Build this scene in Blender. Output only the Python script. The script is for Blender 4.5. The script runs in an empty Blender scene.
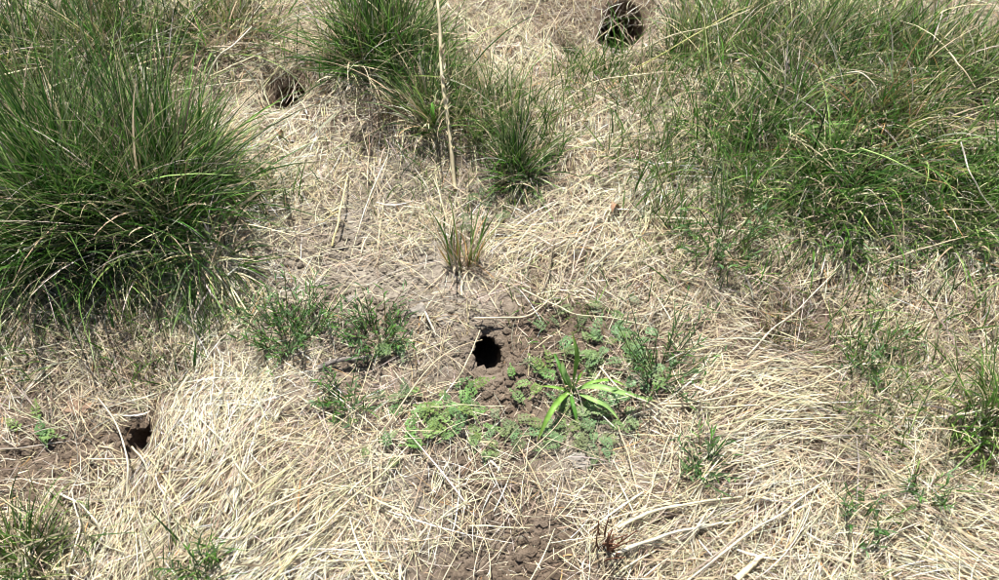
import bpy, math
import numpy as np
from mathutils import Vector

# ------------------------------------------------------------------ camera
CAM_H, PITCH, HFOV = 1.40, math.radians(52.0), math.radians(60.0)
W, H = 999.0, 580.0
sc = bpy.context.scene
COL = sc.collection
cam_data = bpy.data.cameras.new('camera'); cam = bpy.data.objects.new('camera', cam_data)
COL.objects.link(cam)
cam.location = (0, 0, CAM_H)
cam.rotation_euler = (math.pi / 2 - PITCH, 0, 0)
cam_data.sensor_fit = 'HORIZONTAL'; cam_data.angle = HFOV
cam_data.clip_start = 0.02; cam_data.clip_end = 500
sc.camera = cam

# ------------------------------------------------------------------ sky, sun, exposure
SUN_EL = math.radians(67.0)
SUN_AZ = math.radians(-14.0)          # measured from +Y (away from the camera) towards +X
sd = Vector((math.sin(SUN_AZ) * math.cos(SUN_EL), math.cos(SUN_AZ) * math.cos(SUN_EL), math.sin(SUN_EL)))
world = bpy.data.worlds.new('World'); sc.world = world; world.use_nodes = True
wn = world.node_tree.nodes; wl = world.node_tree.links
sky = wn.new('ShaderNodeTexSky'); sky.sky_type = 'NISHITA'; sky.sun_disc = False
sky.sun_elevation = SUN_EL; sky.sun_rotation = SUN_AZ
wl.new(sky.outputs['Color'], wn['Background'].inputs['Color'])
wn['Background'].inputs['Strength'].default_value = 0.05
sun_data = bpy.data.lights.new('sun', 'SUN'); sun = bpy.data.objects.new('sun', sun_data); COL.objects.link(sun)
sun_data.energy = 5.0; sun_data.angle = math.radians(0.5); sun_data.color = (1.0, 0.97, 0.92)
sun.location = sd * 20; sun.rotation_euler = sd.to_track_quat('Z', 'Y').to_euler()
sc.view_settings.view_transform = 'Standard'; sc.view_settings.look = 'None'
sc.view_settings.gamma = 1.0; sc.view_settings.use_curve_mapping = False
sc.view_settings.exposure = 1.04
sc.cycles.use_denoising = True
sc.cycles.max_bounces = 8; sc.cycles.transmission_bounces = 4
sc.cycles.filter_width = 1.0

R = np.random.default_rng(7)
A = np.array

# ------------------------------------------------------------------ numeric helpers
LAT = np.random.default_rng(3).random((256, 256))
def vnoise(x, y, s, ox=0.0):
    x = np.asarray(x) / s + 37.3 + ox; y = np.asarray(y) / s + 91.7 + ox * 1.7
    xi = np.floor(x).astype(int); yi = np.floor(y).astype(int)
    fx = x - xi; fy = y - yi
    fx = fx * fx * (3 - 2 * fx); fy = fy * fy * (3 - 2 * fy)
    a = LAT[xi % 256, yi % 256]; b = LAT[(xi + 1) % 256, yi % 256]
    c = LAT[xi % 256, (yi + 1) % 256]; d = LAT[(xi + 1) % 256, (yi + 1) % 256]
    return (a * (1 - fx) + b * fx) * (1 - fy) + (c * (1 - fx) + d * fx) * fy - 0.5

TH = math.tan(HFOV / 2)
def ray(px, py):
    xc = (np.asarray(px, float) - W / 2) / (W / 2) * TH
    yc = -(np.asarray(py, float) - H / 2) / (W / 2) * TH
    c, s = math.cos(PITCH), math.sin(PITCH)
    return xc, yc * s + c, yc * c - s
def plane(px, py, z=0.0):
    dx, dy, dz = ray(px, py)
    t = (z - CAM_H) / dz
    return dx * t, dy * t
# relief of the ground: (px, py, radius m, height m)
RELIEF = [(110, 240, .26, .05), (375, 100, .2, .05), (520, 170, .1, .02), (800, 120, .4, .05), (930, 120, .35, .05),
          (60, 90, .3, .05), (230, 60, .25, .04), (585, 352, .10, .022), (150, 410, .12, .02), (40, 520, .12, .03),
          (60, 462, .13, -.025), (785, 333, .06, -.045), (985, 450, .06, -.05), (90, 295, .065, -.07),
          (600, 24, .14, -.06), (292, 100, .07, -.03), (165, 385, .07, -.025), (510, 560, .12, -.015), (760, 440, .2, .02),
          (640, 530, .1, .02), (250, 480, .2, .02)]
RELIEF = [(*plane(a, b), c, d) for a, b, c, d in RELIEF]
# burrows: (px, py, radius m)
BUR = [(488, 353, .031), (139, 442, .024), (291, 101, .038), (624, 7, .066), (573, 36, .034)]
EL = 1.45   # burrow mouths are longer than wide
BURG = [(*plane(a, b), r) for a, b, r in BUR]
def G(x, y):
    x = np.asarray(x, float); y = np.asarray(y, float)
    z = .05 * vnoise(x, y, .62) + .026 * vnoise(x, y, .21, 5) + .012 * vnoise(x, y, .07, 9) + .006 * vnoise(x, y, .027, 13)
    for a, b, r, h in RELIEF:
        z = z + h * np.exp(-((x - a) ** 2 + (y - b) ** 2) / (r * r))
    for a, b, r in BURG:
        d = np.sqrt((x - a) ** 2 + ((y - b) / EL) ** 2)
        z = z - .018 * np.exp(-(np.maximum(d - r, 0) / (r * .6)) ** 2)
    return z
def gp(px, py, h=0.0):
    """ground point seen at a pixel, h metres above the soil there"""
    z = 0.0
    for _ in range(6):
        x, y = plane(px, py, z); z = G(x, y) + h
    return np.stack([x, y, z], -1) if np.ndim(x) else A([float(x), float(y), float(z)])
def img_az(px, py, deg):
    a = np.radians(deg); x0, y0 = plane(px, py); x1, y1 = plane(px + 4 * np.cos(a), py - 4 * np.sin(a))
    return np.arctan2(y1 - y0, x1 - x0)
def norm(v): return v / np.maximum(np.linalg.norm(v, axis=-1, keepdims=True), 1e-9)

# ------------------------------------------------------------------ materials
def material(name): 
    m = bpy.data.materials.new(name); m.use_nodes = True
    nt = m.node_tree; nt.nodes.clear()
    out = nt.nodes.new('ShaderNodeOutputMaterial')
    return m, nt, out
def leaf_mat(name, rough, spec, trans, grain):
    m, nt, out = material(name); n = nt.nodes; l = nt.links
    at = n.new('ShaderNodeAttribute'); at.attribute_name = 'tint'
    geo = n.new('ShaderNodeTexCoord')
    no = n.new('ShaderNodeTexNoise'); no.inputs['Scale'].default_value = grain; no.inputs['Detail'].default_value = 3
    l.new(geo.outputs['Object'], no.inputs['Vector'])
    mr = n.new('ShaderNodeMapRange'); mr.inputs['From Min'].default_value = .3; mr.inputs['From Max'].default_value = .7
    mr.inputs['To Min'].default_value = .72; mr.inputs['To Max'].default_value = 1.2
    l.new(no.outputs['Fac'], mr.inputs['Value'])
    mx = n.new('ShaderNodeVectorMath'); mx.operation = 'SCALE'
    l.new(at.outputs['Color'], mx.inputs[0]); l.new(mr.outputs['Result'], mx.inputs['Scale'])
    p = n.new('ShaderNodeBsdfPrincipled'); p.inputs['Roughness'].default_value = rough
    p.inputs['Specular IOR Level'].default_value = spec
    l.new(mx.outputs['Vector'], p.inputs['Base Color'])
    if trans > 0:
        t = n.new('ShaderNodeBsdfTranslucent'); l.new(mx.outputs['Vector'], t.inputs['Color'])
        ms = n.new('ShaderNodeMixShader'); ms.inputs['Fac'].default_value = trans
        l.new(p.outputs[0], ms.inputs[1]); l.new(t.outputs[0], ms.inputs[2]); l.new(ms.outputs[0], out.inputs['Surface'])
    else:
        l.new(p.outputs[0], out.inputs['Surface'])
    return m
M_GREEN = leaf_mat('grass_blade', .38, .22, .34, 60)
M_DRY = leaf_mat('dry_straw', .55, .30, .09, 70)
M_STEM = leaf_mat('dry_stem', .5, .35, 0, 90)
M_HERB = leaf_mat('herb_leaf', .5, .3, .25, 120)

def soil_mat(name):
    m, nt, out = material(name); n = nt.nodes; l = nt.links
    tc = n.new('ShaderNodeTexCoord')
    def noise(s, d, r=.6):
        q = n.new('ShaderNodeTexNoise'); q.inputs['Scale'].default_value = s; q.inputs['Detail'].default_value = d
        q.inputs['Roughness'].default_value = r; l.new(tc.outputs['Object'], q.inputs['Vector']); return q
    a, b, c = noise(4.5, 4), noise(70, 6, .7), noise(330, 4, .7)
    r1 = n.new('ShaderNodeValToRGB'); l.new(a.outputs['Fac'], r1.inputs['Fac'])
    e = r1.color_ramp.elements
    e[0].position = .36; e[0].color = (.78, .74, .70, 1); e[1].position = .64; e[1].color = (1.12, 1.12, 1.12, 1)
    r2 = n.new('ShaderNodeValToRGB'); l.new(b.outputs['Fac'], r2.inputs['Fac'])
    e = r2.color_ramp.elements
    e[0].position = .3; e[0].color = (.5, .46, .43, 1); e[1].position = .72; e[1].color = (1.25, 1.22, 1.18, 1)
    at = n.new('ShaderNodeAttribute'); at.attribute_name = 'tint'
    m0 = n.new('ShaderNodeMix'); m0.data_type = 'RGBA'; m0.blend_type = 'MULTIPLY'; m0.inputs['Factor'].default_value = 1
    l.new(at.outputs['Color'], m0.inputs['A']); l.new(r1.outputs['Color'], m0.inputs['B'])
    mx = n.new('ShaderNodeMix'); mx.data_type = 'RGBA'; mx.blend_type = 'MULTIPLY'; mx.inputs['Factor'].default_value = 1
    l.new(m0.outputs['Result'], mx.inputs['A']); l.new(r2.outputs['Color'], mx.inputs['B'])
    p = n.new('ShaderNodeBsdfPrincipled'); p.inputs['Roughness'].default_value = .95
    p.inputs['Specular IOR Level'].default_value = .15
    l.new(mx.outputs['Result'], p.inputs['Base Color'])
    ad = n.new('ShaderNodeMath'); ad.operation = 'MULTIPLY_ADD'; ad.inputs[1].default_value = .4
    l.new(c.outputs['Fac'], ad.inputs[0]); l.new(b.outputs['Fac'], ad.inputs[2])
    bp = n.new('ShaderNodeBump'); bp.inputs['Strength'].default_value = 1.0; bp.inputs['Distance'].default_value = .012
    l.new(ad.outputs[0], bp.inputs['Height']); l.new(bp.outputs[0], p.inputs['Normal'])
    l.new(p.outputs[0], out.inputs['Surface'])
    return m
M_SOIL = soil_mat('soil')
def plain_mat(name, c0, c1, scale, rough=.85):
    m, nt, out = material(name); n = nt.nodes; l = nt.links
    tc = n.new('ShaderNodeTexCoord'); q = n.new('ShaderNodeTexNoise'); q.inputs['Scale'].default_value = scale
    q.inputs['Detail'].default_value = 6; l.new(tc.outputs['Object'], q.inputs['Vector'])
    r = n.new('ShaderNodeValToRGB'); l.new(q.outputs['Fac'], r.inputs['Fac'])
    r.color_ramp.elements[0].position = .32; r.color_ramp.elements[1].position = .68
    r.color_ramp.elements[0].color = (*c0, 1); r.color_ramp.elements[1].color = (*c1, 1)
    p = n.new('ShaderNodeBsdfPrincipled'); p.inputs['Roughness'].default_value = rough; p.inputs['Specular IOR Level'].default_value = .2
    l.new(r.outputs['Color'], p.inputs['Base Color'])
    bp = n.new('ShaderNodeBump'); bp.inputs['Strength'].default_value = .8; bp.inputs['Distance'].default_value = .004
    l.new(q.outputs['Fac'], bp.inputs['Height']); l.new(bp.outputs[0], p.inputs['Normal'])
    l.new(p.outputs[0], out.inputs['Surface'])
    return m
M_CLOD = plain_mat('grey_clod', (.17, .15, .125), (.30, .27, .23), 90)
M_CLODB = plain_mat('brown_clod', (.17, .11, .075), (.28, .19, .13), 90)
M_TWIG = plain_mat('twig_bark', (.10, .085, .075), (.26, .23, .20), 160)
M_LEAFO = plain_mat('orange_dead_leaf', (.24, .13, .075), (.40, .26, .16), 120, .6)
M_RUST = plain_mat('rust_brown_stem', (.10, .045, .028), (.22, .105, .06), 140, .8)

# ------------------------------------------------------------------ object helpers
def link(o, parent=None):
    COL.objects.link(o)
    if parent is not None: o.parent = parent
    return o
def tag(o, label=None, cat=None, group=None, kind=None):
    if label: o['label'] = label
    if cat: o['category'] = cat
    if group: o['group'] = group
    if kind: o['kind'] = kind
    return o
def empty(name, loc):
    o = bpy.data.objects.new(name, None); o.empty_display_size = .03
    o.location = [float(v) for v in loc]; return link(o)
def raw_mesh(name, verts, faces, mat, tint=None, smooth=True):
    """verts (V,3), faces (F,k) with constant k"""
    me = bpy.data.meshes.new(name)
    verts = np.ascontiguousarray(verts, np.float32); faces = np.ascontiguousarray(faces, np.int32)
    k = faces.shape[1]
    me.vertices.add(len(verts)); me.vertices.foreach_set('co', verts.ravel())
    me.loops.add(faces.size); me.loops.foreach_set('vertex_index', faces.ravel())
    me.polygons.add(len(faces)); me.polygons.foreach_set('loop_start', np.arange(0, faces.size, k, dtype=np.int32))
    me.polygons.foreach_set('use_smooth', np.full(len(faces), smooth))
    if tint is not None:
        at = me.attributes.new('tint', 'FLOAT_COLOR', 'POINT')
        c = np.ones((len(verts), 4), np.float32); c[:, :3] = tint
        at.data.foreach_set('color', c.ravel())
    me.materials.append(mat); me.update(calc_edges=True)
    return me
def mesh_obj(name, me, parent=None, origin=None):
    o = bpy.data.objects.new(name, me)
    if origin is not None: o.location = [float(v) for v in origin]
    return link(o, parent)

def sides(P, roll):
    T = norm(np.gradient(P, axis=1))
    up = np.zeros_like(T); up[..., 2] = 1
    S = np.cross(T, up); bad = np.linalg.norm(S, axis=-1) < 1e-3; S[bad] = (1, 0, 0); S = norm(S)
    Nn = np.cross(S, T)
    c = np.cos(roll)[:, None, None]; s = np.sin(roll)[:, None, None]
    return S * c + Nn * s, Nn * c - S * s
def ribbons(P, width, roll, tint, fold=0.0):
    """P (N,S,3) centrelines, width (N,S) full widths, tint (N,3) or (N,S,3) -> verts, quads, tints"""
    N, S, _ = P.shape
    sd_, nn = sides(P, roll)
    w = width[..., None] * .5
    if tint.ndim == 2: tint = np.repeat(tint[:, None], S, 1)
    if fold:
        V = np.stack([P - sd_ * w + nn * w * fold, P, P + sd_ * w + nn * w * fold], 2); K = 3
    else:
        V = np.stack([P - sd_ * w, P + sd_ * w], 2); K = 2
    C = np.repeat(tint[:, :, None], K, 2)
    if fold: C[:, :, 1] *= 1.3      # pale midrib
    base = (np.arange(N) * S * K)[:, None, None] + (np.arange(S - 1) * K)[None, :, None] + np.arange(K - 1)[None, None, :]
    F = np.stack([base, base + 1, base + 1 + K, base + K], -1).reshape(-1, 4)
    return V.reshape(-1, 3), F, C.reshape(-1, 3)
def tubes(P, rad, tint, K=4):
    N, S, _ = P.shape
    s1, n1 = sides(P, np.zeros(N))
    a = np.arange(K) / K * 2 * np.pi
    V = P[:, :, None] + rad[:, :, None, None] * (s1[:, :, None] * np.cos(a)[:, None] + n1[:, :, None] * np.sin(a)[:, None])
    if tint.ndim == 2: tint = np.repeat(tint[:, None], S, 1)
    C = np.repeat(tint[:, :, None], K, 2)
    b = (np.arange(N) * S * K)[:, None, None] + (np.arange(S - 1) * K)[None, :, None]
    i = np.arange(K)[None, None]; j = (np.arange(K)[None, None] + 1) % K
    F = np.stack([b + i, b + j, b + K + j, b + K + i], -1).reshape(-1, 4)
    # close the ends
    e0 = (np.arange(N) * S * K)[:, None] + np.arange(K)[::-1]; e1 = e0[:, ::-1] + (S - 1) * K
    if K == 4: F = np.concatenate([F, e0, e1])
    return V.reshape(-1, 3), F, C.reshape(-1, 3)
def merge(parts):
    V, F, C, o = [], [], [], 0
    for v, f, c in parts:
        V.append(v); F.append(f + o); C.append(c); o += len(v)
    return np.concatenate(V), np.concatenate(F), np.concatenate(C)
def spline(pts, n):
    """Catmull-Rom through pts, n samples"""
    p = np.asarray(pts, float); p = np.concatenate([[2 * p[0] - p[1]], p, [2 * p[-1] - p[-2]]])
    u = np.linspace(0, len(p) - 3 - 1e-6, n); i = u.astype(int); f = (u - i)[:, None]
    a, b, c, d = p[i], p[i + 1], p[i + 2], p[i + 3]
    return .5 * (2 * b + (c - a) * f + (2 * a - 5 * b + 4 * c - d) * f ** 2 + (3 * b - a - 3 * c + d) * f ** 3)

# palettes (linear base colours)
CREAM = A([.66, .57, .365]); TAN = A([.49, .395, .255]); GREY = A([.47, .425, .345]); BROWN = A([.23, .165, .115])
ORANGE = A([.46, .27, .11]); WHITE = A([.68, .62, .475]); PINK = A([.46, .365, .28])
DEEP = A([.038, .095, .018]); MID = A([.085, .172, .032]); LIGHT = A([.21, .27, .09]); BLUE = A([.075, .112, .052]); OLIVE = A([.14, .14, .05])
YELL = A([.34, .33, .12])
DEEP, MID, LIGHT, BLUE, OLIVE = [q * A([.98, 1.12, .95]) for q in (DEEP, MID, LIGHT, BLUE, OLIVE)]
def pick(pal, w, n, jit=.16):
    pal = A(pal); w = A(w, float) if not isinstance(w, np.ndarray) else w
    if w.ndim == 1:
        i = R.choice(len(pal), n, p=w / w.sum())
    else:
        cw = np.cumsum(w / w.sum(1, keepdims=True), 1); i = (R.random(n)[:, None] > cw).sum(1).clip(0, len(pal) - 1)
    c = pal[i] * np.exp(R.normal(0, jit, (n, 1))) * np.exp(R.normal(0, .05, (n, 3)))
    return c.clip(.01, .85)

# ------------------------------------------------------------------ the ground
# dry grey crust and dug brown earth: (px, py, radius m, colour)
CRUST = A([.42, .385, .325]); EARTH = A([.235, .188, .145]); LOAM = A([.215, .17, .13])
PATCH = [(350, 282, .20, CRUST), (300, 300, .12, CRUST), (430, 322, .10, CRUST), (233, 270, .08, CRUST), (410, 510, .10, CRUST * .85), (575, 460, .07, CRUST * .9), (400, 200, .15, CRUST * .8),
         (545, 347, .10, EARTH), (500, 385, .08, EARTH), (512, 555, .10, EARTH), (485, 490, .10, EARTH), (60, 465, .13, EARTH), (130, 455, .08, EARTH), (360, 372, .09, EARTH * 1.2), (165, 385, .06, EARTH * .9), (600, 30, .15, EARTH)]
def soil_tint(x, y):
    x = np.asarray(x, float); y = np.asarray(y, float); o = np.zeros(x.shape + (3,)) + LOAM; ws = np.ones(x.shape)
    for px, py, r, c in PATCH:
        a, b = plane(px, py); rr = (x - a) ** 2 + (y - b) ** 2
        w = 6 * np.exp(-(rr / (r * r)) * (1 + .9 * vnoise(x, y, .05, 81))); o += w[..., None] * c; ws += w
    return o / ws[..., None]
def axis(a, b, st, lo, hi):
    core = np.arange(a, b + st / 2, st); l, r, s = [a], [b], st
    while l[-1] > lo or r[-1] < hi:
        s *= 1.28
        if l[-1] > lo: l.append(l[-1] - s)
        if r[-1] < hi: r.append(r[-1] + s)
    return np.concatenate([l[:0:-1], core, r[1:]])
gx = axis(-1.6, 1.6, .0075, -60, 60); gy = axis(.2, 2.7, .0075, -60, 60)
X, Y = np.meshgrid(gx, gy, indexing='ij'); Z = G(X, Y)
nx, ny = X.shape
idx = np.arange(nx * ny).reshape(nx, ny)
F = np.stack([idx[:-1, :-1], idx[1:, :-1], idx[1:, 1:], idx[:-1, 1:]], -1).reshape(-1, 4)
fx = X.ravel()[F].mean(1); fy = Y.ravel()[F].mean(1)
keep = np.ones(len(F), bool)
for a, b, r in BURG: keep &= (fx - a) ** 2 + ((fy - b) / EL) ** 2 > (r + .006) ** 2
me = raw_mesh('ground', np.stack([X, Y, Z], -1).reshape(-1, 3), F[keep], M_SOIL, soil_tint(X.ravel(), Y.ravel()))
tag(mesh_obj('ground', me), kind='structure')

# burrows: a crumbly rim laid over the cut edge and a tunnel that runs down and away
def burrow(px, py, r, away_deg, label, seed):
    rg = np.random.default_rng(seed)
    cx, cy = plane(px, py); cx = float(cx); cy = float(cy)
    root = empty('burrow', (cx, cy, float(G(cx, cy))))
    tag(root, label, 'burrow', 'burrow holes in the turf')
    K = 40; a = np.arange(K) / K * 2 * np.pi
    wob = 1 + .07 * np.sin(a * 2 + rg.random() * 6) + .035 * np.sin(a * 5 + rg.random() * 6) + rg.normal(0, .012, K)
    rings = []
    for q, dz in ((r + .022, -.001), (r + .016, .004), (r + .010, .006), (r + .004, .004), (r, -.004)):
        x = cx + (q + (wob - 1) * r) * np.cos(a); y = cy + EL * (q + (wob - 1) * r) * np.sin(a)
        rings.append(np.stack([x, y, G(x, y) + dz + (rg.normal(0, .0016, K) if dz > 0 else 0)], -1))
    az = math.radians(away_deg); dirv = A([math.cos(az), math.sin(az)])
    z0 = float(G(cx, cy)); lip = rings[-1]
    def build(rs, nm, m):
        V = np.concatenate(rs) - A([cx, cy, z0]); n = len(rs)
        Fq = [[i * K + j, i * K + (j + 1) % K, (i + 1) * K + (j + 1) % K, (i + 1) * K + j] for i in range(n - 1) for j in range(K)]
        W_ = V + A([cx, cy, z0]); return mesh_obj(nm, raw_mesh(nm, V, A(Fq)[:, ::-1], m, soil_tint(W_[:, 0], W_[:, 1])), root)
    build(rings, 'soil_rim', M_SOIL)
    tn = [lip + A([0, 0, -.0005])]
    off = np.zeros(2)
    for i in range(1, 15):
        d = i * .018; slope = .80 + min(i, 8) * .10; off = off + dirv * .016 * slope
        s = r * (1.0 + .05 * math.sin(i * 1.3 + seed)) * (1 - .25 * (i / 14) ** 3)
        x = cx + off[0] + s * wob * np.cos(a) + rg.normal(0, .0012, K); y = cy + off[1] + EL * s * wob * np.sin(a) + rg.normal(0, .0012, K)
        tn.append(np.stack([x, y, np.full(K, z0 - .012 - d) + rg.normal(0, .001, K)], -1))
    tn.append(np.repeat(tn[-1].mean(0, keepdims=True), K, 0) + A([0, 0, -.01]))
    build(tn, 'tunnel', M_SOIL)
burrow(*BUR[0], 100, 'round dark burrow hole in bare soil left of the bright green strap-leaved plant', 1)
burrow(*BUR[1], 60, 'small dark burrow hole behind the upright straw at the lower left', 2)
burrow(*BUR[2], 80, 'dark burrow hole under the dead thatch beside the top centre tussock', 3)
burrow(*BUR[3], 95, 'widest dark burrow hole at the top edge of the picture', 4)
burrow(*BUR[4], 95, 'dark burrow hole just left of and below the widest top burrow', 5)

# ------------------------------------------------------------------ straw litter
# px, py, direction in the picture (deg), spread, cover 0..1, paleness 0..1, brown 0..1
FLOW = A([
 (60, 560, 82, 24, 1, .85, .05), (150, 545, 78, 30, 1, .9, .05), (220, 500, 52, 26, 1, 1, .03), (255, 560, 42, 20, 1, .95, .03),
 (330, 525, 38, 25, .95, .8, .08), (330, 450, 28, 45, .85, .6, .12), (230, 410, 66, 28, 1, .95, .03), (190, 440, 62, 28, 1, .95, .03),
 (420, 520, 55, 55, .75, .45, .2), (480, 480, 30, 60, .38, .3, .45), (512, 552, 60, 60, .08, .3, .6), (490, 570, 60, 60, .1, .3, .6), (430, 505, 60, 60, .5, .4, .3), (590, 490, 20, 60, .8, .5, .15),
 (650, 530, 20, 22, .95, .75, .1), (700, 480, 8, 32, .9, .6, .12), (780, 400, 18, 22, 1, .8, .1), (710, 385, 20, 22, .9, .75, .12),
 (850, 440, -14, 35, .9, .35, .2), (800, 530, 42, 50, .95, .6, .1), (940, 540, -12, 18, 1, .8, .05), (930, 480, 5, 32, .95, .7, .1),
 (980, 570, -15, 15, 1, .9, .05), (900, 330, 28, 40, .9, .5, .3), (970, 300, 55, 40, .9, .5, .35), (720, 310, -28, 38, .95, .5, .18),
 (640, 300, 15, 50, .85, .55, .15), (580, 285, 25, 50, .9, .75, .1), (530, 250, 22, 32, 1, .9, .05), (600, 215, 38, 32, 1, .85, .08),
 (650, 265, 22, 40, 1, .8, .08), (400, 240, 40, 60, .8, .7, .12), (300, 190, 52, 36, 1, .75, .1), (280, 250, 35, 45, .85, .65, .1),
 (350, 285, 20, 60, .06, .5, .2), (335, 268, 20, 60, .15, .5, .2), (320, 278, 20, 60, .12, .5, .2), (385, 288, 20, 60, .15, .5, .2), (410, 300, 20, 60, .2, .5, .2), (300, 295, 10, 60, .35, .5, .2), (430, 320, 30, 60, .25, .5, .25), (490, 385, 20, 60, .28, .35, .35),
 (545, 345, 50, 50, .12, .25, .6), (525, 365, 50, 50, .15, .25, .6), (575, 330, 40, 60, .25, .3, .5), (470, 350, 40, 50, .3, .4, .4), (520, 395, 20, 60, .25, .4, .4), (600, 390, 10, 60, .2, .5, .3), (570, 430, 10, 60, .22, .5, .3), (605, 425, 10, 60, .25, .5, .3), (610, 345, 10, 60, .22, .5, .3), (640, 375, 10, 60, .3, .5, .3), (450, 420, 30, 60, .25, .4, .4), (360, 365, 10, 60, .35, .5, .3),
 (60, 380, -32, 40, 1, .6, .1), (110, 350, -60, 50, 1, .5, .15), (30, 360, -40, 45, 1, .6, .1), (100, 400, -40, 40, .9, .5, .2), (60, 460, -18, 45, .25, .2, .65), (25, 470, -18, 45, .35, .2, .65), (20, 420, -30, 40, .7, .5, .3), (110, 480, 60, 45, .7, .6, .3), (150, 350, 75, 45, .95, .4, .2), (200, 350, 75, 45, 1, .6, .1), (230, 320, 60, 45, .95, .6, .1),
 (20, 340, 60, 50, .85, .65, .12), (470, 60, 80, 35, 1, .7, .3), (600, 145, 42, 32, 1, .8, .12), (560, 100, 60, 40, .9, .6, .2), (600, 60, 50, 45, .75, .5, .3),
 (640, 40, 40, 40, .5, .4, .4), (240, 130, 60, 40, .85, .5, .2), (270, 60, 55, 40, .8, .4, .2), (120, 230, 60, 40, .5, .2, .3), (850, 120, 35, 50, .4, .2, .4), (760, 70, 35, 50, .45, .2, .4), (940, 70, 35, 50, .4, .2, .4), (940, 180, 35, 50, .45, .2, .4), (60, 60, 60, 40, .5, .3, .3),
 (750, 230, 30, 50, .85, .5, .2), (880, 260, 15, 40, .9, .5, .3), (785, 335, 20, 50, .35, .1, .5), (340, 400, 30, 50, .65, .5, .3), (430, 440, 40, 60, .6, .45, .35),
 (380, 330, 20, 60, .4, .5, .25), (310, 350, 20, 60, .55, .5, .25), (690, 200, 40, 40, .9, .6, .15), (520, 180, 50, 50, .5, .3, .3), (400, 130, 60, 50, .4, .2, .4)], float)
fgx, fgy = plane(FLOW[:, 0], FLOW[:, 1])
faz = img_az(FLOW[:, 0], FLOW[:, 1], FLOW[:, 2])
def flow(x, y):
    d2 = (x[:, None] - fgx) ** 2 + (y[:, None] - fgy) ** 2
    w = 1 / (d2 + .0025) ** 2; w /= w.sum(1, keepdims=True)
    az = .5 * np.arctan2(w @ np.sin(2 * faz), w @ np.cos(2 * faz))
    return az, np.radians(w @ FLOW[:, 3]), w @ FLOW[:, 4], w @ FLOW[:, 5], w @ FLOW[:, 6]
# how much of the picture's frame (plus a margin) a ground point belongs to
def scatter(n, x0=-2.7, x1=2.7, y0=.1, y1=3.6):
    x = R.uniform(x0, x1, n); y = R.uniform(y0, y1, n)
    half = .62 + .40 * y
    out = np.maximum(np.abs(x) - half, 0) + np.maximum(y - 2.3, 0) + np.maximum(.4 - y, 0)
    k = R.random(n) < np.exp(-out / .34)
    return x[k], y[k]
def lying(x, y, az, L, curve, S, z0, arch, tilt):
    """centrelines of straws that lie on the relief"""
    t = np.linspace(-.5, .5, S)[None]
    a = az[:, None] + curve[:, None] * t
    kn = np.where(R.random(len(x)) < .18, R.normal(0, .9, len(x)), 0); a = a + kn[:, None] * (t > R.uniform(-.35, .35, len(x))[:, None])
    step = L[:, None] / (S - 1)
    dx = np.cumsum(np.cos(a) * step, 1); dy = np.cumsum(np.sin(a) * step, 1)
    px = x[:, None] + dx - dx.mean(1, keepdims=True); py = y[:, None] + dy - dy.mean(1, keepdims=True)
    g = G(px, py)
    lin = g.mean(1, keepdims=True) + (g[:, -1:] - g[:, :1]) * t
    z = np.maximum(.25 * g + .75 * lin, g) + z0[:, None] + arch[:, None] * (1 - 4 * t * t) + tilt[:, None] * (t + .5)
    return np.stack([px, py, z], -1)
def taper(N, S, w, a=.8, b=.35):
    t = np.linspace(0, 1, S)[None]
    return w[:, None] * (a + (1 - a) * np.minimum(t * 4, 1)) * (1 - (1 - b) * np.maximum(t - .45, 0) / .55)
def near_burrow(x, y, pad):
    k = np.zeros(len(x), bool)
    for a, b, r in BURG: k |= (x - a) ** 2 + ((y - b) / EL) ** 2 < (r + pad) ** 2
    return k
PALS = [CREAM, TAN, GREY, BROWN, ORANGE, WHITE, PINK]
def straw_tint(pale, brown, n, top):
    w = np.stack([.15 + pale * 1.3 * (.5 + top), .55 + 0 * pale, .70 - .40 * pale, .09 + brown * (1.4 - top), 0.015 + .10 * brown, 3e-1 * pale * top, .12 + .3 * brown], 1)
    return pick(PALS, w, n, .2)
def over_burrow(P, pad=.0):
    loose = R.random(len(P)) < .3
    """straws that cross the open mouth of a burrow"""
    bad = np.zeros(len(P), bool)
    for q, (a, b, r) in enumerate(BURG): bad |= (~loose | (q < 2)) & (((P[..., 0] - a) ** 2 + ((P[..., 1] - b) / EL) ** 2) < (r + pad) ** 2).any(1)
    return bad
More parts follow.
